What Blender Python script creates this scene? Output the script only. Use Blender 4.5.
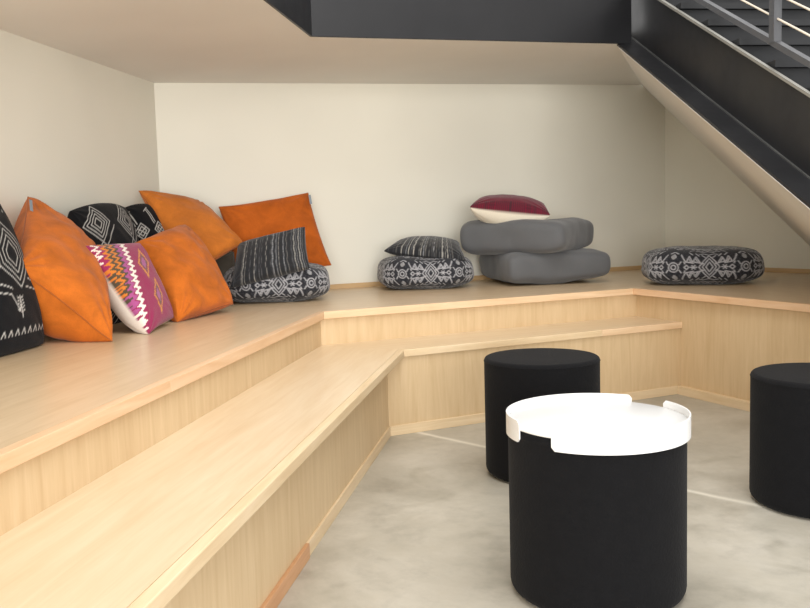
import bpy, math, random
import numpy as np
from mathutils import Vector, Matrix, noise
random.seed(4)
for o in list(bpy.data.objects): bpy.data.objects.remove(o)
SC = bpy.context.scene
COL = SC.collection

# ------------------------------------------------------------------ camera
F, PIT, ROL, H = 880.47, .0947, -.0283, 1.0
FW = np.array([0, math.cos(PIT), -math.sin(PIT)])
_u = np.cross([1, 0, 0], FW)
R = math.cos(ROL)*np.array([1, 0, 0.]) + math.sin(ROL)*_u
U = -math.sin(ROL)*np.array([1, 0, 0.]) + math.cos(ROL)*_u
EYE = np.array([0, 0, H])
cam_data = bpy.data.cameras.new('camera')
cam = bpy.data.objects.new('camera', cam_data)
COL.objects.link(cam)
cam_data.sensor_width = 36
cam_data.lens = 36*F/810
cam_data.clip_start = .02
m = Matrix.Identity(4)
for i in range(3):
    m[i][0], m[i][1], m[i][2], m[i][3] = R[i], U[i], -FW[i], EYE[i]
cam.matrix_world = m
SC.camera = cam

# ------------------------------------------------------------------ world, light, exposure
world = bpy.data.worlds.new('world')
SC.world = world
world.use_nodes = True
bg = world.node_tree.nodes['Background']
bg.inputs[0].default_value = (1.0, .985, .965, 1)
bg.inputs[1].default_value = 1.15

def area(name, loc, target, size, sizey, power, col):
    l = bpy.data.lights.new(name, 'AREA')
    l.shape = 'RECTANGLE'; l.size = size; l.size_y = sizey; l.energy = power; l.color = col
    o = bpy.data.objects.new(name, l); COL.objects.link(o)
    o.location = loc
    o.rotation_euler = (Vector(target)-Vector(loc)).to_track_quat('-Z', 'Y').to_euler()
    return o
area('window_daylight', (.7, -5.2, 1.5), (-.7, 4.5, 1.5), 5.0, 2.8, 560, (1, .985, .96))
area('stairwell_daylight', (.7, 2.2, 3.9), (.3, 2.6, 0), 2.2, 3.2, 80, (1, .98, .95))
SC.view_settings.view_transform = 'Standard'
SC.view_settings.look = 'None'
SC.view_settings.gamma = 1
SC.view_settings.use_curve_mapping = False
SC.view_settings.exposure = 0.17

# ------------------------------------------------------------------ plan
def ray(x, y): return FW + R*(x-405)/F + U*(304-y)/F
def at(x, y, z):                      # floor-plan point of something seen at height z
    d = ray(x, y); return EYE + d*(z-H)/d[2]
def aty(x, y, Y):                     # point at distance Y
    d = ray(x, y); return EYE + d*Y/d[1]
def onplane(x, y, P, n):
    d = ray(x, y); return EYE + d*(np.dot(np.array(P)-EYE, n)/np.dot(d, n))
def hd(t): return np.array([math.sin(t), math.cos(t), 0])
tL, tM, tR = .1526, 1.1152, 2.722
dL, dM, dR = hd(tL), hd(tM), hd(tR)
def back(t): return np.array([-math.cos(t), math.sin(t), 0])     # into the bench
nL, nM, nR = back(tL), back(tM), back(tR)
h1, h2, hb = .3998, .5667, .0466
A = np.array([-.0097, 4.0558, 0]); B = np.array([-.0834, 4.0278, 0]); C = np.array([-.3959, 4.2747, 0])
D = C + 1.9256*dM; E = B + 1.7541*dM
def isect(p, d, q, e):
    s = np.linalg.solve(np.array([d[:2], -e[:2]]).T, (q-p)[:2]); return p + d*s[0]
PL = C + nL*1.1817; PM = C + nM*1.3551
G = isect(PL, dL, PM, dM)
W = np.array([2.056, 7.037, 0]); W = PM + dM*np.dot(W-PM, dM)
dW = hd(math.radians(148.8)); nW = back(math.radians(148.8))
G3 = G + [0, 0, 1.8452]
K = onplane(638, 84.8, PM, nM)
nC = np.cross(dL, K-G3); nC /= np.linalg.norm(nC)
def zc(p): return G3[2] - (nC[0]*(p[0]-G3[0]) + nC[1]*(p[1]-G3[1]))/nC[2]
def up(p, z): return np.array([p[0], p[1], z])
O1 = onplane(310, 37, G3, nC); O2 = onplane(618, 44, G3, nC)
dS = ray(270, -248); dS /= np.linalg.norm(dS)          # the stair climbs this way
side = np.array([dS[1], -dS[0], 0]); side /= np.linalg.norm(side)
upS = np.cross(side, dS)
M3 = onplane(663, 105, PM, nM)
nS = np.cross(dS, M3-O2); nS /= np.linalg.norm(nS)

# ------------------------------------------------------------------ materials
def lin(c):
    out = []
    for v in c[:3]:
        v = v/255
        out.append(v/12.92 if v <= .04045 else ((v+.055)/1.055)**2.4)
    return (*out, 1)
class NT:
    def __init__(s, name, rough=.6, spec=.5):
        s.m = bpy.data.materials.new(name); s.m.use_nodes = True
        s.t = s.m.node_tree; s.b = s.t.nodes['Principled BSDF']
        s.b.inputs['Roughness'].default_value = rough
        s.b.inputs['Specular IOR Level'].default_value = spec
    def n(s, typ, **k):
        nd = s.t.nodes.new(typ)
        for a, v in k.items(): setattr(nd, a, v)
        return nd
    def l(s, a, b): s.t.links.new(a, b)
    def coord(s, kind='Object', scale=(1, 1, 1)):
        c = s.n('ShaderNodeTexCoord'); mp = s.n('ShaderNodeMapping')
        mp.inputs['Scale'].default_value = scale
        s.l(c.outputs[kind], mp.inputs['Vector']); return mp.outputs[0]
    def noise(s, vec, scale, detail=4, rough=.55, dist=0):
        nd = s.n('ShaderNodeTexNoise'); s.l(vec, nd.inputs['Vector'])
        nd.inputs['Scale'].default_value = scale; nd.inputs['Detail'].default_value = detail
        nd.inputs['Roughness'].default_value = rough; nd.inputs['Distortion'].default_value = dist
        return nd.outputs[0]
    def ramp(s, fac, stops):
        r = s.n('ShaderNodeValToRGB'); s.l(fac, r.inputs[0])
        el = r.color_ramp.elements
        while len(el) < len(stops): el.new(.5)
        for e, (p, c) in zip(el, stops): e.position = p; e.color = c
        return r.outputs[0]
    def mix(s, fac, a, b, mode='MIX'):
        x = s.n('ShaderNodeMix', data_type='RGBA', blend_type=mode)
        if isinstance(fac, (int, float)): x.inputs[0].default_value = fac
        else: s.l(fac, x.inputs[0])
        for v, k in ((a, 6), (b, 7)):
            if isinstance(v, tuple): x.inputs[k].default_value = v
            else: s.l(v, x.inputs[k])
        return x.outputs[2]
    def color(s, v): s.l(v, s.b.inputs['Base Color'])
    def bump(s, h, strength=.1, dist=.01):
        b = s.n('ShaderNodeBump'); b.inputs['Strength'].default_value = strength
        b.inputs['Distance'].default_value = dist
        s.l(h, b.inputs['Height']); s.l(b.outputs[0], s.b.inputs['Normal'])

def wood(name, c0, c1, c2, rough=.42, scale=1.0, spec=.45):
    w = NT(name, rough, spec)
    v = w.coord('UV', (1.2*scale, 14*scale, 1))
    a = w.noise(v, 2.2, 5, .6, .6)
    v2 = w.coord('UV', (4*scale, 150*scale, 1))
    b = w.noise(v2, 1.5, 3, .6)
    base = w.ramp(a, [(.28, lin(c0)), (.5, lin(c1)), (.75, lin(c2))])
    fine = w.ramp(b, [(.3, (.93, .915, .89, 1)), (.6, (1, 1, 1, 1))])
    vb = w.coord('UV', (.5, 1.1, 1))
    big = w.ramp(w.noise(vb, 1.6, 2), [(.35, (.95, .93, .9, 1)), (.65, (1, 1, 1, 1))])
    w.color(w.mix(1, w.mix(.45, base, fine, 'MULTIPLY'), big, 'MULTIPLY'))
    w.bump(b, .04, .002)
    return w.m
M_TREAD = wood('maple_tread', (212, 187, 152), (218, 196, 164), (224, 205, 176), .3)
M_DECK = wood('maple_deck', (200, 174, 139), (209, 185, 152), (217, 195, 165), .3)
M_RISER = wood('maple_riser', (200, 173, 134), (208, 183, 145), (216, 192, 156), .5)
M_NOSE = wood('maple_nosing', (216, 184, 146), (226, 196, 160), (234, 208, 176), .4)
M_NOSE2 = wood('pink_maple_nosing', (214, 174, 134), (223, 187, 150), (231, 200, 167), .4)
M_BASEB = wood('pale_baseboard', (212, 186, 148), (222, 199, 163), (230, 209, 178), .45)
M_BASER = wood('reddish_baseboard', (186, 138, 98), (198, 152, 112), (208, 164, 124), .45)
M_TRIM = wood('wall_trim_wood', (192, 160, 116), (204, 172, 128), (212, 182, 140), .5)

def wallmat(name, c, amt=.03):
    w = NT(name, .85, .2)
    v = w.coord('Object')
    n = w.noise(v, 1.3, 2)
    f = 1-amt*2
    w.color(w.mix(1, lin(c), w.ramp(n, [(.3, (f, f, f, 1)), (.7, (1, 1, 1, 1))]), 'MULTIPLY'))
    w.bump(w.noise(v, 160, 2), .06, .002)
    return w.m
M_WALL = wallmat('painted_wall', (235, 232, 219))
M_CEIL = wallmat('painted_ceiling', (236, 234, 229))

def floor_material():
    w = NT('polished_concrete', .34, .4)
    v = w.coord('Object')
    a = w.noise(v, 1.3, 7, .66, .3)
    b = w.noise(v, 6, 7, .7, .1)
    base = w.ramp(a, [(.3, lin((150, 144, 130))), (.5, lin((176, 170, 156))), (.68, lin((196, 190, 177)))])
    m2 = w.ramp(b, [(.28, (.72, .72, .71, 1)), (.5, (1, 1, 1, 1)), (.72, (1.0, .985, .96, 1))])
    col = w.mix(.8, base, m2, 'MULTIPLY')
    # dark blotches
    bl = w.ramp(w.noise(v, 2.4, 3, .5, 1.2), [(.60, (1, 1, 1, 1)), (.70, (.78, .77, .73, 1))])
    col = w.mix(.7, col, bl, 'MULTIPLY')
    # saw-cut joint
    p0, p1 = at(402, 429, 0), at(690, 491, 0)
    d = (p1-p0); d /= np.linalg.norm(d)
    sep = w.n('ShaderNodeSeparateXYZ'); w.l(v, sep.inputs[0])
    def ma(op, x, y):
        nd = w.n('ShaderNodeMath', operation=op)
        for i, q in enumerate((x, y)):
            if isinstance(q, (int, float)): nd.inputs[i].default_value = float(q)
            elif q is not None: w.l(q, nd.inputs[i])
        return nd.outputs[0]
    wob = ma('MULTIPLY', ma('SUBTRACT', w.noise(v, 9, 2), .5), .012)
    dist = ma('ABSOLUTE', ma('ADD', wob, ma('SUBTRACT', ma('ADD', ma('MULTIPLY', sep.outputs[0], -d[1]), ma('MULTIPLY', sep.outputs[1], d[0])), -d[1]*p0[0]+d[0]*p0[1])), 0)
    line = w.ramp(dist, [(0, (.8, .8, .8, 1)), (.009, (.5, .5, .5, 1)), (.022, (0, 0, 0, 1))])
    col = w.mix(line, col, lin((222, 217, 202)))
    w.color(col)
    w.l(w.ramp(b, [(.3, (.3, .3, .3, 1)), (.7, (.5, .5, .5, 1))]), w.b.inputs['Roughness'])
    w.bump(b, .05, .004)
    return w.m
M_FLOOR = floor_material()

def metal(name, c, rough, var=.25):
    w = NT(name, rough, .5)
    v = w.coord('Object', (1, 1, 1))
    n = w.noise(v, 2.5, 5, .6, .5)
    k = 1-var
    w.color(w.mix(1, lin(c), w.ramp(n, [(.3, (k, k, k, 1)), (.7, (1, 1, 1, 1))]), 'MULTIPLY'))
    w.l(w.ramp(w.noise(v, 4, 3), [(.3, (rough-.08,)*3+(1,)), (.7, (rough+.1,)*3+(1,))]), w.b.inputs['Roughness'])
    w.b.inputs['Metallic'].default_value = .35
    return w.m
M_STEEL = metal('blackened_steel', (40, 40, 42), .42)
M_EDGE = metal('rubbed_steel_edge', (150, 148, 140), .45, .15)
M_WELD_HILITE = metal('steel_weld_highlight', (104, 104, 102), .35, .5)  # paler than the stringer: the fillet's highlight is put into the weld colour
M_RAIL = metal('grey_rail_steel', (92, 93, 96), .45, .1)
M_TREADS = metal('dark_stair_tread', (48, 49, 51), .55)
M_TNOSE = metal('grey_tread_nosing', (72, 73, 75), .55)
M_CABLE = metal('bright_cable', (226, 214, 196), .3, .05)

def fabric(name, c, rough=.9, var=.12, weave=500, sheen=.3, nscale=6, bump=.25):
    w = NT(name, rough, .15)
    v = w.coord('Object')
    n = w.noise(v, nscale, 4, .6, .4)
    k = 1-var*2
    fine = w.noise(v, weave, 2)
    col = w.mix(1, lin(c), w.ramp(n, [(.3, (k, k, k, 1)), (.7, (1, 1, 1, 1))]), 'MULTIPLY')
    col = w.mix(.5, col, w.ramp(fine, [(.35, (.8, .8, .8, 1)), (.65, (1.0, 1.0, 1.0, 1))]), 'MULTIPLY')
    w.color(col)
    w.b.inputs['Sheen Weight'].default_value = sheen
    w.bump(fine, bump, .002)
    return w.m
M_FELT = fabric('black_felt', (19, 19, 21), .95, .1, 130, .03, 30, .8)
M_FELT_TOP = fabric('black_felt_top', (21, 21, 23), .95, .1, 130, .03, 30, .8)
M_ORANGE = fabric('orange_velvet', (212, 114, 36), .8, .2, 300, .1, 9)
M_ORANGE2 = fabric('deep_orange_velvet', (196, 98, 28), .8, .18, 300, .1, 9)
M_ORANGE3 = fabric('amber_velvet', (208, 120, 44), .8, .16, 300, .1, 9)
M_SEAM_O = fabric('brown_orange_seam', (170, 92, 36), .85, .1, 300, .2)
M_ZIP = fabric('taupe_zip_tape', (132, 104, 70), .7, .1, 300, .2)
M_GREY = fabric('grey_canvas', (98, 99, 101), .75, .05, 420, .2, 5)
M_GREYD = fabric('dark_grey_seam', (66, 67, 70), .8, .05, 420, .2, 5)
M_OLIVE = fabric('charcoal_brown_cloth', (78, 72, 62), .9, .06, 420, .2, 5)
M_BLACK = fabric('black_canvas', (28, 29, 33), .9, .05, 420, .15, 5)
M_TAG = NT('grey_label_ribbon', .6).m
M_TAG.node_tree.nodes['Principled BSDF'].inputs['Base Color'].default_value = lin((128, 138, 146))
M_TAGD = NT('navy_label_ribbon', .6).m
M_TAGD.node_tree.nodes['Principled BSDF'].inputs['Base Color'].default_value = lin((40, 44, 58))
_w = NT('white_powder_coat', .38, .5)
_w.color(_w.ramp(_w.noise(_w.coord('Object'), 3, 1), [(0, lin((226, 226, 225))), (1, lin((232, 232, 231)))]))
M_WHITE = _w.m

def painted(name, attr='paint', rough=.9, sheen=.2, weave=450):
    w = NT(name, rough, .15)
    a = w.n('ShaderNodeAttribute', attribute_name=attr)
    fine = w.noise(w.coord('Object'), weave, 2)
    w.color(w.mix(.5, a.outputs['Color'], w.ramp(fine, [(.35, (.8, .8, .8, 1)), (.65, (1, 1, 1, 1))]), 'MULTIPLY'))
    w.b.inputs['Sheen Weight'].default_value = sheen
    w.bump(fine, .3, .002)
    return w.m
M_IKAT = painted('woven_medallion_cloth')
M_EMB = painted('embroidered_black_cloth', sheen=.05)
M_STRIPE = painted('striped_woven_cloth')
M_KILIM = painted('kilim_weave')
M_REDCREAM = painted('burgundy_and_cream_weave')

# ------------------------------------------------------------------ building helpers
def link(name, me, parent=None):
    o = bpy.data.objects.new(name, me); COL.objects.link(o)
    if parent is not None: o.parent = parent
    return o
def tag(o, label=None, cat=None, group=None, kind=None):
    if label: o['label'] = label
    if cat: o['category'] = cat
    if group: o['group'] = group
    if kind: o['kind'] = kind
    return o
def empty(name, loc, label, cat, group=None, rz=0):
    o = bpy.data.objects.new(name, None); COL.objects.link(o)
    o.location = loc; o.rotation_euler.z = rz; o.empty_display_size = .1
    return tag(o, label, cat, group)
def rebase(o, parent=None):
    """put a mesh built in world coordinates under its thing (an unrotated Empty)"""
    if parent is not None:
        o.data.transform(Matrix.Translation(-Vector(parent.location)))
    return o
def mesh(name, vs, fs, mat, parent=None, uvdir=None, smooth=False, bevel=0, kind=None):
    me = bpy.data.meshes.new(name)
    me.from_pydata([tuple(map(float, v)) for v in vs], [], fs)
    me.materials.append(mat)
    if uvdir is not None:
        ud = np.array(uvdir, float); uvl = me.uv_layers.new(name='UVMap')
        ob = random.uniform(0, 30)
        for p in me.polygons:
            n = np.array(p.normal); e = ud - n*np.dot(ud, n)
            if np.linalg.norm(e) < .2: e = np.cross(n, [0.3, .5, .8])
            e /= np.linalg.norm(e); g = np.cross(n, e)
            for li in p.loop_indices:
                co = np.array(me.vertices[me.loops[li].vertex_index].co)
                uvl.data[li].uv = (co@e+ob, co@g)
    if smooth:
        for p in me.polygons: p.use_smooth = True
    o = link(name, me, parent); rebase(o, parent)
    if bevel:
        b = o.modifiers.new('b', 'BEVEL'); b.width = bevel; b.segments = 2
    if kind: o['kind'] = kind
    return o
def prism(name, poly, off, mat, parent=None, **k):
    """polygon (3D points) extruded by the vector off"""
    P = [np.array(p, float) for p in poly]; off = np.array(off, float)
    n = sum((np.cross(P[i], P[(i+1) % len(P)]) for i in range(len(P))), np.zeros(3))
    if n@off > 0: P = P[::-1]
    N = len(P); vs = P + [p+off for p in P]
    fs = [list(range(N)), list(range(2*N-1, N-1, -1))]
    fs += [[(i+1) % N, i, i+N, (i+1) % N+N] for i in range(N)]
    return mesh(name, vs, fs, mat, parent, **k)
def slab(name, pts, z0, z1, mat, parent=None, **k):
    return prism(name, [up(p, z1) for p in pts], (0, 0, z0-z1), mat, parent, **k)
def bar(name, p, q, w, h, mat, parent=None, upv=(0, 0, 1), **k):
    """rectangular bar from p to q, centred, w sideways, h along upv"""
    p, q = np.array(p, float), np.array(q, float); d = (q-p)/np.linalg.norm(q-p)
    s = np.cross(d, upv); s /= np.linalg.norm(s); u = np.cross(s, d)
    poly = [p+s*a*w/2+u*b*h/2 for a, b in ((-1, -1), (1, -1), (1, 1), (-1, 1))]
    return prism(name, poly, q-p, mat, parent, **k)
def rod(name, p, q, r, mat, parent=None, n=12):
    p, q = np.array(p, float), np.array(q, float); d = (q-p)/np.linalg.norm(q-p)
    s = np.cross(d, (0.1, .2, 1)); s /= np.linalg.norm(s); u = np.cross(s, d)
    poly = [p+r*(s*math.cos(t)+u*math.sin(t)) for t in np.linspace(0, 2*math.pi, n, endpoint=False)]
    return prism(name, poly, q-p, mat, parent)

# ------------------------------------------------------------------ the room
def S(name, o): o['kind'] = 'structure'; return o
FARL = PL - dL*7.2                                       # left wall runs on past the camera
WE = W + dW*4.1
S('', slab('floor', [(-4, -3.5), (5.5, -3.5), (5.5, 8.5), (-4, 8.5)], -.12, 0, M_FLOOR))
S('', prism('wall_left', [FARL, G, up(G, zc(G)), up(FARL, zc(FARL))], nL*.12, M_WALL))
# sloped ceiling meets level ceiling on the line O2-K2
lineCS = np.cross(nC, nS); lineCS /= np.linalg.norm(lineCS)
K2 = O2 + lineCS*(np.dot(PM-O2, nM)/np.dot(lineCS, nM))
S('', prism('wall_back', [G, W, up(W, M3[2]), K2, up(G, zc(G))], nM*.12, M_WALL))
lWS = np.cross(nS, nW); lWS /= np.linalg.norm(lWS)
if lWS[1] > 0: lWS = -lWS
MW = up(W, M3[2])
# lowest line of the sloping soffit: follow the right wall towards the camera
q = 2.6
SW = MW + lWS*q
S('', prism('wall_right', [W, MW, SW, up(SW, 2.6)*[1, 1, 0] + [0, 0, SW[2]], up(WE, SW[2]), WE], nW*.12, M_WALL))
nose0 = O2 - dS*2.9
soff = [p_-upS*.014 for p_ in (O2, K2, MW, SW, nose0)]
S('', prism('ceiling', [O1, O2, K2, up(G, zc(G)), up(FARL, zc(FARL)), O1 - dL*6.2 + [0, 0, zc(O1-dL*6.2)-O1[2]]], (0, 0, .1), M_CEIL))
S('', prism('ceiling', soff, -nS*.012 if nS[2] < 0 else nS*.012, M_CEIL))

# fascia of the opening above (blackened steel plates standing on the ceiling's edge)
fh = .46
t = O2 - O1; t /= np.linalg.norm(t)
X2 = O2 + t*.088
S('', prism('trim_1', [O1, X2, X2+[0, 0, fh], O1+[0, 0, fh]], -nM*.012, M_STEEL, bevel=.002))
O0 = O1 - dL*5.5; O0[2] = zc(O0)
S('', prism('trim_2', [O0, O1-dL*.002, O1+[0, 0, fh]-dL*.002, O0+[0, 0, fh]], -nL*.012, M_STEEL, bevel=.002))

# wood trim standing on the deck along the walls
th = .03
for i, (a, b, n) in enumerate(((PL-dL*6, G, nL), (G, W, nM), (W, W+dW*2.6, nW))):
    S('', prism('trim_%d' % (i+3), [up(a, h2), up(b, h2), up(b, h2+th), up(a, h2+th)], -n*.014, M_TRIM, uvdir=b-a))

# ------------------------------------------------------------------ tiered benches
LEN = 5.2
upper = empty('bench_tier', C, 'upper tier of the pale maple bench, running along the walls under the pillows', 'bench')
lower = empty('bench_tier', A, 'low front step of the pale maple bench beside the concrete floor', 'bench')
fL, fM = dL*LEN, None
DE = D + dR*1.75                                          # right run ends out of frame
nd = .032
def inner(p, na, nb, w):                                  # corner moved w inward from both edges
    return isect(p+na*w, np.array([na[1], -na[0], 0]), p+nb*w, np.array([nb[1], -nb[0], 0]))
Ci, Di = inner(C, nL, nM, nd), inner(D, nM, nR, nd)
CL = C - fL
NH = .036
slab('deck_panel', [CL+nL*nd, Ci, G, isect(CL, nL, PL, dL)], h2-.03, h2, M_DECK, upper, uvdir=dL)
slab('deck_panel', [Ci, Di, W, G], h2-.03, h2-.0002, M_DECK, upper, uvdir=dM)
DW = isect(DE, nR, W, dW)
slab('deck_panel', [Di, DE+nR*nd, DW, W], h2-.03, h2, M_DECK, upper, uvdir=dR)
sx = at(190, 380, h2); sl = C + dL*np.dot(sx-C, dL)
slab('nosing', [C, Ci, sl+nL*nd, sl], h2-NH, h2+.0004, M_NOSE2, upper, uvdir=dL, bevel=.002)
slab('nosing', [sl, sl+nL*nd, CL+nL*nd, CL], h2-NH, h2+.0004, M_NOSE2, upper, uvdir=dL, bevel=.002)
slab('nosing', [C, D, Di, Ci], h2-NH, h2+.0004, M_NOSE, upper, uvdir=dM, bevel=.002)
slab('nosing', [D, DE, DE+nR*nd, Di], h2-NH, h2+.0004, M_NOSE2, upper, uvdir=dR, bevel=.002)
ov = .022
Cr = inner(C, nL, nM, ov)
rR = np.dot(E-D, nR) + .03                               # right run's face: flush above its baseboard
Dr = isect(C+nM*ov, dM, D+nR*rR, dR)
prism('riser', [up(Cr, h1-.02), up(Cr-fL, h1-.02), up(Cr-fL, h2-NH), up(Cr, h2-NH)], nL*.018, M_RISER, upper, uvdir=(0, 0, 1))
prism('riser', [up(Cr, h1-.02), up(Dr, h1-.02), up(Dr, h2-NH), up(Cr, h2-NH)], nM*.018, M_RISER, upper, uvdir=(0, 0, 1))
Er = isect(B+nM*.008, dM, E+nR*.03, dR)
Fe = Er + dR*2.1
prism('riser', [Er, Fe, up(Fe, h2-NH), up(Dr, h2-NH), up(Dr, h1-.02), up(Er, h1-.02)], nR*.018, M_RISER, upper, uvdir=(0, 0, 1))
prism('end_panel', [up(DE+nR*nd, 0), up(DE+nR*nd, h2-.03), up(DW, h2-.03), up(DW, 0)], -dR*.018, M_RISER, upper, uvdir=(0, 0, 1))
prism('baseboard', [E, E+dR*2.0, up(E+dR*2.0, hb), up(E, hb)], nR*.0305, M_BASEB, upper, uvdir=dR, bevel=.0015)

Ai = inner(A, nL, nM, .03)
AE = isect(A, dM, Er, dR)
AEi = isect(A+nM*.03, dM, Er, dR)
slab('tread_panel', [Ai, Ai-fL, (Cr-fL)+0, Cr], h1-.03, h1, M_TREAD, lower, uvdir=dL)
slab('tread_panel', [Ai, AEi, isect(Cr, dM, Er, dR), Cr], h1-.03, h1-.0002, M_TREAD, lower, uvdir=dM)
NL = .033
slab('nosing', [A, Ai, Ai-fL, A-fL], h1-NL, h1+.0004, M_BASEB, lower, uvdir=dL, bevel=.003)
a5 = at(601, 330, h1); a5 = A + dM*np.dot(a5-A, dM)
slab('nosing', [A, a5, a5+nM*.03, Ai], h1-NL, h1+.0004, M_BASEB, lower, uvdir=dM, bevel=.003)
slab('nosing', [a5, AE, AEi, a5+nM*.03], h1-NL, h1+.0004, M_NOSE, lower, uvdir=dM, bevel=.003)
Br = inner(B, nL, nM, .008)
prism('riser', [Br, Br-fL, up(Br-fL, h1-.03), up(Br, h1-.03)], nL*.018, M_RISER, lower, uvdir=(0, 0, 1))
prism('riser', [Br, Er, up(Er, h1-.03), up(Br, h1-.03)], nM*.018, M_RISER, lower, uvdir=(0, 0, 1))
bx = at(308, 543, hb); bs = B + dL*np.dot(bx-B, dL)
prism('baseboard', [B, bs, up(bs, hb), up(B, hb)], nL*.0085, M_BASEB, lower, uvdir=dL, bevel=.0015)
o = prism('baseboard', [bs-nL*.004, B-fL-nL*.004, up(B-fL-nL*.004, hb), up(bs-nL*.004, hb)], nL*.0125, M_BASER, lower, uvdir=dL, bevel=.0015)
o['label'] = 'reddish brown stretch of baseboard'
prism('baseboard', [B, E+dM*.02, up(E+dM*.02, hb), up(B, hb)], nM*.0085, M_BASEB, lower, uvdir=dM, bevel=.0015)

# ------------------------------------------------------------------ the stair
pn = upS
P2 = onplane(810, 178.5, O2, pn)                          # web line (bottom of the web)
wn = side
T = onplane(628, 45, P2, wn); T = P2 + dS*np.dot(T-P2, dS)
Bt = P2 - dS*2.0                                          # foot, well out of frame
kz = (-Bt[2]+.0)/dS[2] if Bt[2] < 0 else 0
stair = empty('staircase', up(Bt, 0), 'black steel staircase climbing to the upper floor above the right-hand bench', 'staircase')
bot = P2 - dS*((P2[2])/dS[2])                             # where the web's lower edge meets the floor
webh = .325
vz = np.array([0, 0, webh])
prism('stringer', [bot, T, T+vz, bot+vz], side*.012, M_STEEL, stair)
W2 = 1.0
prism('stringer', [bot+side*W2, T+side*W2, T+vz+side*W2, bot+vz+side*W2], side*.012, M_STEEL, stair)
flw = np.linalg.norm((P2 - onplane(810, 205, O2, pn))@side)
fo = side*flw
f1 = T - fo; 
prism('bottom_flange', [bot, T, O2 + dS*.01, bot-fo+dS*.0], -pn*.012, M_STEEL, stair)
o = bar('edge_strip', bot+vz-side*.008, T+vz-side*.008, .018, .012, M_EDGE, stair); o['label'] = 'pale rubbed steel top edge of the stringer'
o = bar('weld_highlight', bot-side*.003+pn*.003, T-side*.003+pn*.003, .006, .006, M_WELD_HILITE, stair); o['label'] = 'thin weld line with its highlight painted in pale grey'  # weld line whose pale grey stands for the highlight at the web's foot
# treads
N0 = onplane(737, 38, P2, wn)
rise_dir = dS/np.hypot(dS[0], dS[1]); run = .30
fwd = up(dS, 0); fwd /= np.linalg.norm(fwd)
for k in range(-7, 8):
    p = N0 + rise_dir*run*k + side*.012
    rz = rise_dir[2]*run
    if p[2] > zc(O2)+.62 or p[2] < .1: continue
    w = side*(W2-.012)
    tr = prism('tread', [p, p+fwd*(run+.02), p+fwd*(run+.02)+w, p+w], (0, 0, -.03), M_TREADS, stair)
    prism('nosing', [p-fwd*.006, p-fwd*.006+w, p-fwd*.006+w-[0, 0, .036], p-fwd*.006-[0, 0, .036]], fwd*.006, M_TNOSE, tr).data.transform(Matrix.Identity(4))
    r0 = p+fwd*.03-[0, 0, .03]
    prism('riser', [r0, r0+w, r0+w-[0, 0, rz-.03], r0-[0, 0, rz-.03]], fwd*.006, M_TREADS, stair)

# railing
def webpt(s, h): return P2 + dS*s + np.array([0, 0, h]) - side*.0
rail = empty('stair_railing', up(P2, 0), 'grey steel railing with bright cables along the black staircase', 'railing')
s0, s1 = -1.6, 2.6
bar('bottom_rail', webpt(s0, .441), webpt(s1, .441), .03, .024, M_RAIL, rail)
bar('top_rail', webpt(s0, 1.14), webpt(s1, 1.14), .045, .03, M_RAIL, rail)
pc = onplane(775, 42, P2, wn); sp = np.dot(pc-P2, fwd)/np.dot(dS, fwd)
for k in (-1, 0, 1):
    s = sp + k*1.45
    z0 = .44 if k == 0 else .30
    q = webpt(s, 0)
    bar('post', q+[0, 0, z0], q+[0, 0, 1.13], .034, .04, M_RAIL, rail, upv=tuple(fwd))
for k in range(6):
    rod('cable', webpt(s0, .5435+.097*k), webpt(s1, .5435+.097*k), .0045, M_CABLE, rail, 8)

# ------------------------------------------------------------------ pouffes and tray
def lathe(name, prof, mat, parent=None, seg=96, a0=0, a1=2*math.pi, close=True):
    vs, fs = [], []
    full = abs(a1-a0-2*math.pi) < 1e-6; n = seg if full else seg+1
    for i in range(n):
        a = a0+(a1-a0)*i/seg
        for r, z in prof: vs.append((r*math.cos(a), r*math.sin(a), z))
    m_ = len(prof)
    for i in range(n if full else n-1):
        j = (i+1) % n
        for k in range(m_-1):
            fs.append([i*m_+k, j*m_+k, j*m_+k+1, i*m_+k+1])
    me = bpy.data.meshes.new(name); me.from_pydata(vs, [], fs); me.materials.append(mat)
    for p in me.polygons: p.use_smooth = True
    o = link(name, me, parent); return o
def pouf(x, y, r, h, label):
    t = empty('pouf', (x, y, 0), label, 'pouf', 'black felt cylinder poufs')
    e = .014
    prof = [(.0005, .001), (r-.03, .001)] + [(r-.03+.03*math.sin(a), .03-.029*math.cos(a)) for a in np.linspace(.3, math.pi/2, 5)]
    prof += [(r, z) for z in np.linspace(.06, h-e-.004, 8)]
    lathe('body', prof, M_FELT, t)
    prof = [(r, h-e-.004), (r+.0016, h-e-.001), (r, h-e+.002)] + [(r-e+e*math.cos(a), h-e+e*math.sin(a)) for a in np.linspace(.2, math.pi/2, 6)] + [(r*.5, h+.001), (.0005, h+.002)]
    lathe('top_panel', prof, M_FELT_TOP, t)
    return t
PH = .4601
pouf(.5250, 3.3907, .223, PH, 'black felt pouf behind the one with the white tray, close to the bench step')
pouf(.4965, 2.2928, .2315, PH-.006, 'black felt pouf carrying the white tray')
pouf(1.4087, 2.939, .2309, PH-.014, 'black felt pouf cut off by the right edge of the photo')
tray = empty('serving_tray', (.4990, 2.2928, PH-.001), 'round white metal tray with a notched rim on top of the front pouf', 'tray')
tr_, rim = .2385, .0
zt = .012
prof = [(.0005, zt-.009), (tr_-.004, zt-.009), (tr_-.002, zt-.006), (tr_-.002, zt-.002), (tr_-.004, zt), (.0005, zt)]
prof = [(.0005, .0), (tr_-.003, .0), (tr_-.003, .005), (.0005, .005)]
lathe('tray_plate', prof, M_WHITE, tray)
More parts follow.
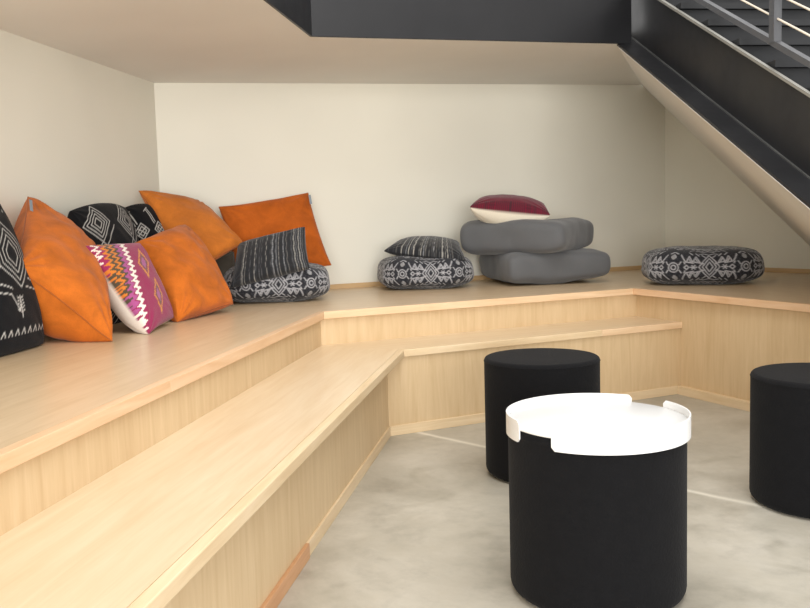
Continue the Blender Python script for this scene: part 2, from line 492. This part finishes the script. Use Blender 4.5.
def rimseg(a0, a1, z0=-.031, z1=.025):
    """curved wall with rounded ends"""
    n = 70; ri, ro = tr_-.0035, tr_; rc = .009
    vs, fs = [], []
    L = (a1-a0)*tr_
    for i in range(n+1):
        s = i/n; a = a0+(a1-a0)*s; d = min(s, 1-s)*L
        c_ = rc-math.sqrt(max(0, rc*rc-(rc-min(d, rc))**2)) if d < rc else 0
        for r in (ri, ro):
            for z in (z0+c_, z1-c_): vs.append((r*math.cos(a), r*math.sin(a), z))
    for i in range(n):
        b = i*4
        for k, l in ((0, 1), (1, 3), (3, 2), (2, 0)): fs.append([b+k, b+l, b+l+4, b+k+4])
    fs += [[0, 2, 3, 1], [n*4+1, n*4+3, n*4+2, n*4]]
    me = bpy.data.meshes.new('rim'); me.from_pydata(vs, [], fs); me.materials.append(M_WHITE)
    for p in me.polygons: p.use_smooth = False
    return link('rim', me, tray)
def tang(px, near, z):                                     # bearing on the rim of a point seen at column px
    best = None
    for a in np.linspace(-math.pi, math.pi, 2881):
        P = np.array([.4990+tr_*math.cos(a), 2.2928+tr_*math.sin(a), PH+z]); d = P-EYE; zz = d@FW
        x, y = 405+F*(d@R)/zz, 304-F*(d@U)/zz
        if (y > 415) == near and (best is None or abs(x-px) < best[0]): best = (abs(x-px), a)
    return best[1]
a_front0, a_front1 = tang(551, True, .0), tang(664, False, .015)
a_back0, a_back1 = tang(632, False, .015), tang(519, True, .0)
if a_back1 < a_back0: a_back1 += 2*math.pi
rimseg(a_front0, a_front1); rimseg(a_back0, a_back1)

# ------------------------------------------------------------------ cloth shapes
def nz(p, s, seed=0.):
    return noise.noise(Vector((p[0]*s+seed, p[1]*s+seed*1.7, p[2]*s-seed)))
def setpaint(me, cols):
    at_ = me.color_attributes.new('paint', 'FLOAT_COLOR', 'POINT')
    at_.data.foreach_set('color', np.concatenate([cols, np.ones((len(cols), 1))], 1).astype(np.float32).ravel())
def pillow_mesh(name, cor, T, mat, n=56, paint=None, seed=0., pinch=.06, wr=.012, p=.36, asym=0., sag=0.):
    """cor: TL, TR, BR, BL world points; two bulged faces joined on one rim."""
    TL, TR, BR, BL = [np.array(c, float) for c in cor]
    cen = (TL+TR+BR+BL)/4
    w = (np.linalg.norm(TR-TL)+np.linalg.norm(BR-BL))/2; h = (np.linalg.norm(TL-BL)+np.linalg.norm(TR-BR))/2
    nrm = np.cross(TR-BL, TL-BR); nrm /= np.linalg.norm(nrm)
    if nrm@(EYE-cen) < 0: nrm = -nrm
    # denser sampling near edges
    g = np.sin(np.linspace(-1, 1, n+1)*math.pi/2*.92)/math.sin(math.pi/2*.92)
    verts, UVS, SD = [], [], []
    idx = {}
    for sd in (1, -1):
        for j in range(n+1):
            for i in range(n+1):
                edge = i in (0, n) or j in (0, n)
                if sd == -1 and edge: idx[(sd, i, j)] = idx[(1, i, j)]; continue
                u, v = g[i], g[j]
                # sides curve in between the corners
                uu = u*(1-pinch*(1-v*v)); vv = v*(1-pinch*(1-u*u))
                a, b = (uu+1)/2, (vv+1)/2
                q = (BL*(1-a)+BR*a)*(1-b)+(TL*(1-a)+TR*a)*b
                f = max(0, (1-u*u)*(1-v*v))**p
                f *= 1-.10*(u*u*v*v)
                k = (1+asym) if sd == 1 else (1-asym)
                q = q + nrm*sd*T/2*f*k
                ww = nz(q, 9, seed)*wr*f + nz(q, 22, seed+3)*wr*.35*f
                # creases running from the corners
                for cu, cv in ((-1, -1), (1, -1), (1, 1), (-1, 1)):
                    dd = math.hypot(u-cu, v-cv); an = math.atan2(v-cv, u-cu)
                    ww += .45*wr*math.sin(an*14+seed+cu)*math.exp(-(dd/.55)**2)*min(1, dd*3)
                q = q + nrm*sd*ww
                q = q - np.array([0, 0, sag])*f
                idx[(sd, i, j)] = len(verts); verts.append(q); UVS.append((u*w/2, v*h/2)); SD.append(sd)
    fs = []
    for sd in (1, -1):
        for j in range(n):
            for i in range(n):
                qd = [idx[(sd, i, j)], idx[(sd, i+1, j)], idx[(sd, i+1, j+1)], idx[(sd, i, j+1)]]
                fs.append(qd)
    me = bpy.data.meshes.new(name)
    verts = np.array(verts)
    rim = [verts[idx[(1, i, 0)]] for i in range(n)] + [verts[idx[(1, n, j)]] for j in range(n)] + [verts[idx[(1, i, n)]] for i in range(n, 0, -1)] + [verts[idx[(1, 0, j)]] for j in range(n, 0, -1)]
    me.from_pydata([tuple(v) for v in verts], [], fs); me.materials.append(mat)
    import bmesh
    bm = bmesh.new(); bm.from_mesh(me); bmesh.ops.recalc_face_normals(bm, faces=bm.faces); bm.to_mesh(me); bm.free()
    for q_ in me.polygons: q_.use_smooth = True
    if paint is not None:
        UVS = np.array(UVS); setpaint(me, paint(UVS[:, 0], UVS[:, 1], np.array(SD), w, h, verts))
    return me, rim, nrm, cen
def seam_mesh(rim, r, mat, base, n=6):
    P = [np.array(p) for p in rim]; N = len(P); vs, fs = [], []
    for i in range(N):
        d = P[(i+1) % N]-P[i-1]; d /= np.linalg.norm(d)+1e-9
        s = np.cross(d, (.3, .2, 1)); s /= np.linalg.norm(s); u = np.cross(s, d)
        for k in range(n):
            a = 2*math.pi*k/n; vs.append(P[i]+r*(s*math.cos(a)+u*math.sin(a))-base)
    for i in range(N):
        j = (i+1) % N
        for k in range(n): fs.append([i*n+k, j*n+k, j*n+(k+1) % n, i*n+(k+1) % n])
    me = bpy.data.meshes.new('seam'); me.from_pydata([tuple(v) for v in vs], [], fs); me.materials.append(mat)
    for p in me.polygons: p.use_smooth = True
    return me
def cor(*c):
    """corner list: (px, py, Y) or (px, py) for a corner touching the deck"""
    return [aty(*p) if len(p) == 3 else at(p[0], p[1], h2+.004) for p in c]
def pillow(name, corners, T, mat, label, group=None, seam=None, seamr=.003, **k):
    me, rim, nrm, cen = pillow_mesh(name, corners, T, mat, **k)
    co = np.array([v.co[:] for v in me.vertices]); base = np.array([cen[0], cen[1], max(co[:, 2].min(), h2)])
    lowest = co[:, 2].min()
    me.transform(Matrix.Translation(-Vector(base)))
    # nothing may sink through the deck
    if lowest < h2+.001:
        for v in me.vertices:
            if v.co.z < .0015: v.co.z = .0015 - .0 * v.co.z
    if seam is None:
        o = link(name, me); o.location = base; tag(o, label, 'pillow', group); return o, base, rim, nrm
    t = empty(name, base, label, 'pillow', group)
    link('cover', me, t)
    rim = [np.array([p[0], p[1], max(p[2], h2+.004)]) for p in rim]
    link('seam', seam_mesh(rim, seamr, seam, base), t)
    return t, base, rim, nrm
def label_tag(parent, base, p, q, n, mat, name='care_tag', w=.018, label=None):
    """small ribbon from p to q"""
    p, q, n = np.array(p), np.array(q), np.array(n); d = q-p; s = np.cross(n, d); s /= np.linalg.norm(s)
    o = prism(name, [p-s*w/2, p+s*w/2, q+s*w/2, q-s*w/2], n*.0015, mat)
    o.data.transform(Matrix.Translation(-Vector(base))); o.parent = parent
    if label: o['label'] = label
    return o

# ---- paint functions (dyed and woven patterns)
def segd(x, y, segs):
    d = np.full(x.shape, 9.)
    for x0, y0, x1, y1 in segs:
        dx, dy = x1-x0, y1-y0; L = dx*dx+dy*dy+1e-12
        t = np.clip(((x-x0)*dx+(y-y0)*dy)/L, 0, 1)
        d = np.minimum(d, np.hypot(x-x0-t*dx, y-y0-t*dy))
    return d
def lerp(c, e, a): return c*(1-a[:, None]) + np.array(lin(e)[:3])[None, :]*a[:, None]
def base(x, c): return np.tile(np.array(lin(c)[:3]), (len(x), 1))
def line(d, w, soft=.0012): return np.clip((w/2+soft-d)/(2*soft), 0, 1)
def hashn(x, y, s): 
    return np.modf(np.abs(np.sin(np.floor(x*s)*12.9898+np.floor(y*s)*78.233)*43758.5453))[0]

def diamond_chain(cx, cy, a, b, n=3, gap=.012):
    out = []
    for k in range(n):
        A_, B_ = a-gap*k, b-gap*k*b/a
        if A_ <= 0: break
        out += [(cx-A_, cy, cx, cy+B_), (cx, cy+B_, cx+A_, cy), (cx+A_, cy, cx, cy-B_), (cx, cy-B_, cx-A_, cy)]
    return out

def paint_nested(u, v, sd, w, h, co):                      # nested squares and zigzags
    c = base(u, (17, 18, 22)); segs = []
    for cy in (-.19, .0, .19):
        for cx in (-.15, .12):
            segs += diamond_chain(cx, cy, .095, .095, 4, .022)
            segs += [(cx+.12, cy-.02, cx+.02, cy-.12)]
    return lerp(c, (206, 204, 200), line(segd(u, v, segs), .0042)*.92)
def paint_arrows(u, v, sd, w, h, co):                      # lines ending in hatched diamonds
    c = base(u, (17, 18, 22)); segs = []
    for cx in (-.20, -.09, .02, .13, .24):
        for cy in (-.16, .10):
            segs += diamond_chain(cx, cy, .038, .05, 2, .016)
            segs += [(cx-.03, cy+.04, cx-.06, cy+.13), (cx-.02, cy+.05, cx-.05, cy+.135), (cx-.075, cy+.12, cx-.045, cy+.145), (cx-.02, cy-.02, cx+.02, cy+.02), (cx+.02, cy-.02, cx-.02, cy+.02)]
            segs += [(cx-.015, cy-.05, cx-.05, cy-.08), (cx+.015, cy-.05, cx+.05, cy-.08)]
    return lerp(c, (206, 204, 200), line(segd(u, v, segs), .0042)*.92)
def paint_hex(u, v, sd, w, h, co):                         # nested hexagons with arrows, stitch rows below
    c = base(u, (17, 18, 22)); segs = []
    for cx, cy in ((.07, .03), (-.13, .03)):
        for k in range(4):
            a, b = .10-.022*k, .13-.027*k
            segs += [(cx-a, cy+b*.3, cx, cy+b), (cx, cy+b, cx+a, cy+b*.3), (cx+a, cy+b*.3, cx+a, cy-b*.3), (cx+a, cy-b*.3, cx, cy-b), (cx, cy-b, cx-a, cy-b*.3), (cx-a, cy-b*.3, cx-a, cy+b*.3)]
        segs += [(cx+.03, cy-.13, cx+.13, cy-.15), (cx+.13, cy-.15, cx+.17, cy-.21), (cx+.17, cy-.21, cx+.155, cy-.205), (cx+.17, cy-.21, cx+.178, cy-.19),
                 (cx+.06, cy-.10, cx+.14, cy-.13)]
        for q_ in range(5):
            segs += [(cx-.02, cy-.17-.012*q_, cx+.0, cy-.162-.012*q_), (cx-.02, cy-.17-.012*q_, cx-.04, cy-.162-.012*q_)]
        segs += [(cx-.02, cy-.16, cx-.02, cy-.235)]
    for q_ in range(16):
        x0 = -.28+.036*q_
        segs += [(x0, -.262, x0+.012, -.243), (x0+.012, -.243, x0+.02, -.262)]
    for q_ in range(5):
        segs += [(.02+.03*q_, .2, .03+.03*q_, .21)]
    return lerp(c, (206, 204, 200), line(segd(u, v, segs), .0042)*.92)
def paint_stripes(seed=0, side_dark=False):
    def f(u, v, sd, w, h, co):
        c = base(u, (40, 41, 44)); rnd = random.Random(7+seed)
        x = -w/2+.02
        # broken white lines between broad dark bands
        while x < w/2:
            wd = rnd.choice((.002, .003, .004, .006)); st = rnd.choice((.2, .35, .55, .8))
            if abs(x) > w*.30: st *= .55
            br = .55+.45*hashn(np.full_like(u, x), v, 190)
            c = lerp(c, rnd.choice(((206, 203, 196), (150, 152, 156), (178, 178, 180))), line(np.abs(u-x-.0014*np.sin(v*90)), wd)*st*br)
            x += wd+rnd.choice((.006, .008, .010, .014, .024))
        if side_dark: c = lerp(c, (32, 33, 36), (sd < 0)*.85)
        return c
    return f
def paint_kilim(u, v, sd, w, h, co):
    c = base(u, (150, 46, 86))
    per = .026
    tri = np.abs(((v/per) % 1)-.5)*2                        # 0..1 sawtooth steps
    tri = np.floor(tri*4)/4
    sx = u + w/2 + (h/2-v)*.50 - .01
    x = sx + (tri-.5)*.028
    bands = [(.016, .032, (232, 220, 208)), (.055, .073, (206, 122, 50)), (.073, .093, (84, 74, 58)), (.093, .11, (206, 122, 50)),
             (.11, .13, (84, 74, 58)), (.13, .155, (168, 84, 138)), (.155, .165, (150, 46, 86)), (.165, .19, (240, 230, 220))]
    for a, b, e in bands: c = lerp(c, e, ((x >= a) & (x < b))*1.)
    for cx, cy in ((.285, .07), (.345, -.10), (.45, .02)):
        uu = np.floor((sx-cx)/.007)*.007; vv = np.floor((v-cy)/.009)*.009
        r = np.abs(uu)/.05+np.abs(vv)/.085
        c = lerp(c, (206, 136, 64), ((r < 1.0) & (r > .74))*1.)
        c = lerp(c, (110, 84, 66), ((r < .58) & (r > .40))*1.)
        c = lerp(c, (168, 92, 144), (r < .40)*1.)
    c = lerp(c, (232, 224, 212), (sd < 0)*1.)
    return c
def paint_redcream(u, v, sd, w, h, co):
    c = base(u, (112, 26, 48))
    hatch = (np.abs(np.modf(np.abs(u/.011))[0]-.5) < .2) & (np.abs(np.modf(np.abs(v/.014))[0]-.5) < .3)
    c = lerp(c, (72, 22, 36), hatch*.55)
    edge = (v < -h/2*.80)
    c = lerp(c, (60, 40, 44), (edge & (np.modf(np.abs(u/.012))[0] < .5))*.8)
    return lerp(c, (226, 218, 200), (sd < 0)*1.)

# ---- thick cushions
def cushion_mesh(name, w, d, h, mat, a=4., b=2.8, n=60, seed=0., dip=.02, wr=.006, paint=None, corner=0., belt=0., fr=7):
    vs, key, fs = [], {}, []
    def vid(c):
        k = tuple(int(round(q_*1000)) for q_ in c)
        if k not in key: key[k] = len(vs); vs.append(c)
        return key[k]
    g = np.tan(np.linspace(-1, 1, n+1)*math.pi/4*.96)/math.tan(math.pi/4*.96)
    for ax in range(3):
        for sg in (-1, 1):
            for i in range(n):
                for j in range(n):
                    q_ = []
                    for ii, jj in ((i, j), (i+1, j), (i+1, j+1), (i, j+1)):
                        c = [0, 0, 0]; c[ax] = sg; c[(ax+1) % 3] = g[ii]; c[(ax+2) % 3] = g[jj]
                        q_.append(vid(c))
                    if sg < 0: q_ = q_[::-1]
                    fs.append(q_)
    C_ = np.array(vs, float)
    r = (np.abs(C_[:, 0])**a+np.abs(C_[:, 1])**a)**(1/a)
    s = (r**b+np.abs(C_[:, 2])**b)**(1/b)
    Q = C_/s[:, None]
    rr = np.abs(Q[:, 0]*Q[:, 1])
    P = Q*np.array([w/2, d/2, h/2])
    P[:, :2] *= (1+corner*rr*(1-np.abs(Q[:, 2])**2))[:, None]
    topf = np.clip(Q[:, 2], 0, 1)
    P[:, 2] -= dip*topf*np.exp(-(Q[:, 0]**2+Q[:, 1]**2)/.35)
    if corner: P[:, 2] *= 1-.10*rr
    if belt: P[:, :2] *= (1-belt*np.exp(-(Q[:, 2]/.10)**2))[:, None]
    for i in range(len(P)):
        f = nz(P[i], fr, seed)*wr*1.6+nz(P[i], fr*2.4, seed+5)*wr*.5
        P[i] += Q[i]*f
    zmin = P[:, 2].min(); flat = zmin*.92
    P[:, 2] = np.maximum(P[:, 2], flat) - flat
    me = bpy.data.meshes.new(name); me.from_pydata([tuple(p_) for p_ in P], [], fs); me.materials.append(mat)
    for p_ in me.polygons: p_.use_smooth = True
    if paint is not None: setpaint(me, paint(P, Q, w, d, h))
    return me
def paint_ikat(P, Q, w, d, h):
    th = np.arctan2(P[:, 1]/d, P[:, 0]/w)
    # perimeter coordinate for the side band; plain top uses plan coordinates
    a = 4.
    ang = np.linspace(-math.pi, math.pi, 721)
    ex = np.stack([np.cos(ang)*w/2, np.sin(ang)*d/2], 1)/((np.abs(np.cos(ang))**a+np.abs(np.sin(ang))**a)**(1/a))[:, None]
    L = np.concatenate([[0], np.cumsum(np.linalg.norm(np.diff(ex, axis=0), axis=1))])
    s = np.interp(th, ang, L); front = np.interp(-math.pi/2, ang, L)
    s = s-front; z = P[:, 2]-h*.47
    x = s.copy(); y = z.copy()
    inset = np.clip(1-np.sqrt(Q[:, 0]**2+Q[:, 1]**2), 0, 1)
    y = y + np.sign(z)*inset*.25
    per = .36; xm = ((x+per/2) % per)-per/2; ax = np.abs(xm)
    ay = np.abs(((y+.105) % .21)-.105)
    segs = []
    for k in range(3):
        A_, B_ = .052-.017*k, .075-.024*k
        segs += [(0, B_, A_, 0), (A_, 0, 0, -B_)]
    for dx in (.045, .078):                                 # leaf lobes
        segs += [(dx, .022, dx+.022, .06), (dx+.022, .06, dx+.034, .03), (dx+.034, .03, dx, .022), (dx+.012, .028, dx+.022, .045)]
    segs += [(.062, 0, .092, 0), (.07, .01, .085, -.01), (.07, -.01, .085, .01)]
    segs += [(.115, .028, .142, .068), (.12, .02, .125, .03), (.16, .075, .2, .095)]
    segs += [(0, .082, .03, .095), (.03, .095, .05, .085)]
    d_ = segd(ax, ay, segs)
    segs += [(.10, .0, .112, .012), (.112, .012, .124, 0), (.02, .06, .036, .075), (.052, .07, .07, .09), (.085, .075, .105, .095), (.14, .03, .15, .015), (.03, .02, .045, .012)]
    d_ = np.minimum(d_, segd(ax, ay, segs))
    circ = np.hypot(ax-per/2, ay)
    d_ = np.minimum(d_, np.abs(circ-.026)); d_ = np.minimum(d_, np.abs(circ-.0125))
    dot = np.hypot(ax-per/2, ay-.058)
    c = np.tile(np.array(lin((40, 41, 46))[:3]), (len(x), 1))
    mottled = hashn(x+5, y+5, 230)
    c = lerp(c, (70, 72, 78), (mottled > .72)*.5)
    br = .62+.38*hashn(x+3, y+3, 160)
    c = lerp(c, (182, 182, 186), line(d_, .0062, .002)*br)
    c = lerp(c, (170, 170, 172), (dot < .014)*.8*br)
    return c
def cushion(me, name, x, y, z, rz, label, group=None):
    o = link(name, me); o.location = (x, y, z); o.rotation_euler = (0, 0, rz)
    return tag(o, label, 'cushion', group)

ik = cushion_mesh('floor_cushion', .60, .50, .225, M_IKAT, a=3.4, b=3.1, n=110, dip=.02, wr=.007, paint=paint_ikat)
GI = 'black and white medallion floor cushions'
p = at(283, 300, h2); base_pat = cushion(ik, 'floor_cushion', -.735, 5.03, h2, .2, 'black floor cushion with white medallions under the striped pillow and beside the orange pile', GI)
o = ik and base_pat.copy(); COL.objects.link(o); o.location = (.135, 5.66, h2); o.rotation_euler.z = .12
tag(o, 'black floor cushion with white medallions holding a small striped pillow, left of the grey stack', 'cushion', GI)
o = base_pat.copy(); COL.objects.link(o); o.location = (1.825, 5.40, h2); o.rotation_euler.z = -.15; o.scale = (1.15, 1.05, 1.06)
tag(o, 'black floor cushion with white medallions lying alone at the right end of the deck', 'cushion', GI)

def grey(w, h, x, y, z, rz, label, seed, tagside, dip=.03):
    me = cushion_mesh('cover', w, w, h, M_GREY, a=14, b=5, n=60, seed=seed, dip=dip, wr=.013, corner=.05, fr=3.5)
    t = empty('floor_cushion', (x, y, z), label, 'cushion', 'grey canvas floor cushions', rz)
    link('cover', me, t)
    tg = prism('care_tag', [(tagside[0], tagside[1], h*.42), (tagside[0]+.012, tagside[1], h*.42), (tagside[0]+.012, tagside[1], h*.60), (tagside[0], tagside[1], h*.60)], (0, .02, 0), M_TAGD)
    tg.parent = t; tg['label'] = 'navy ribbon tag'
    return t
grey(.67, .225, .925, 5.88, h2, math.radians(12), 'grey square floor cushion at the bottom of the stack of two', 2., (.325, -.05))
grey(.675, .240, .830, 5.86, h2+.188, math.radians(-27), 'grey square floor cushion on top of the other grey one, under the burgundy pillow', 9., (.315, .05), .06)

# ---- pillows
GO = 'orange velvet pillows'
GB = 'black canvas pillows with white embroidery'
pillow('embroidered_pillow', cor((-75, 205, 3.05), (-12, 192, 3.45), (43, 344), (-50, 368)), .22, M_EMB,
       'black pillow with white nested hexagons, cut off by the left edge of the photo', GB, paint=paint_hex, n=150, seed=1., wr=.006, pinch=-.03)
pillow('embroidered_pillow', cor((70, 211, 4.08), (124, 208, 4.56), (142, 316, 4.40), (86, 330, 3.80)), .20, M_EMB,
       'black pillow with white nested diamonds standing behind the magenta patterned one', GB, paint=paint_nested, n=150, seed=2., wr=.008, pinch=-.10)
pillow('embroidered_pillow', cor((122, 209, 4.76), (162, 211, 4.98), (186, 298, 4.76), (132, 308, 4.45)), .20, M_EMB,
       'black pillow with white hatched diamonds behind the front orange pillow', GB, paint=paint_arrows, n=150, seed=3., wr=.008, pinch=-.10)
t, b_, rim, nn = pillow('velvet_pillow', cor((28, 197, 3.80), (96, 252, 4.0), (112, 341), (15, 268, 3.26)), .35, M_ORANGE,
       'orange velvet pillow nearest the camera, standing on a corner beside the black pillow at left', GO, seam=M_SEAM_O, seed=4., pinch=.045, asym=-.42, sag=.01, wr=.018)
q0, q1 = aty(30.5, 200, 3.60), aty(31.5, 211, 3.58)
label_tag(t, b_, q0, q1, nn, M_TAG, w=.016, label='grey ribbon tag')
pillow('velvet_pillow', cor((139, 191, 4.92), (200, 203, 5.15), (243, 243, 4.92), (192, 275, 4.60)), .17, M_ORANGE3,
       'amber orange velvet pillow at the back of the pile, tip pointing at the wall corner', GO, seam=M_SEAM_O, seed=5., pinch=.04)
t, b_, rim, nn = pillow('velvet_pillow', cor((219, 207, 5.28), (308, 193, 5.52), (331, 265, 5.36), (238, 285, 5.12)), .15, M_ORANGE2,
       'deep orange velvet pillow leaning on the back wall behind the striped pillow', GO, seam=M_SEAM_O, seed=6., pinch=.05)
q0, q1 = aty(309.5, 195, 5.38), aty(311, 204, 5.38)
label_tag(t, b_, q0, q1, nn, M_TAG, w=.014, label='grey ribbon tag')
pillow('velvet_pillow', cor((135, 243, 4.22), (184, 225, 4.66), (233, 304, 4.40), (177, 323, 3.98)), .22, M_ORANGE,
       'orange velvet pillow at the front between the magenta pillow and the striped one', GO, seam=M_SEAM_O, seed=7., pinch=.03, wr=.018)
t, b_, rim, nn = pillow('kilim_pillow', cor((84, 246, 3.66), (139, 243, 4.02), (173, 318, 3.90), (149, 334, 3.56)), .19, M_KILIM,
       'magenta patterned pillow with white zigzags and a cream back, at the front of the pile', paint=paint_kilim, n=150, seed=8., wr=.006, pinch=.03, asym=-.35)
pillow('plain_pillow', cor((200, 250, 5.05), (234, 252, 5.10), (240, 290, 4.95), (205, 297, 4.85)), .10, M_OLIVE,
       'plain charcoal pillow mostly hidden between the front orange pillow and the striped one', seed=9.)
pillow('striped_pillow', cor((238, 244, 4.92), (305, 227, 4.90), (310, 268, 4.78), (230, 288, 4.72)), .13, M_STRIPE,
       'charcoal pillow with white stripes leaning on the deep orange pillow', 'striped lumbar pillows', paint=paint_stripes(0), n=130, seed=10., wr=.006, pinch=.04)
pillow('striped_pillow', cor((403, 241, 5.86), (459, 243, 5.80), (466, 260, 5.46), (384, 251, 5.48)), .125, M_STRIPE,
       'small charcoal pillow with white stripes lying flat on the middle medallion cushion', 'striped lumbar pillows', paint=paint_stripes(3, True), n=130, seed=11., wr=.005, pinch=.04, asym=.1)
pillow('burgundy_pillow', cor((478, 203, 5.95), (545, 207, 5.90), (550, 215, 5.56), (470, 207, 5.58)), .22, M_REDCREAM,
       'burgundy pillow with a cream underside lying on top of the grey cushions', paint=paint_redcream, n=120, seed=12., wr=.005, pinch=.04, asym=-.25)
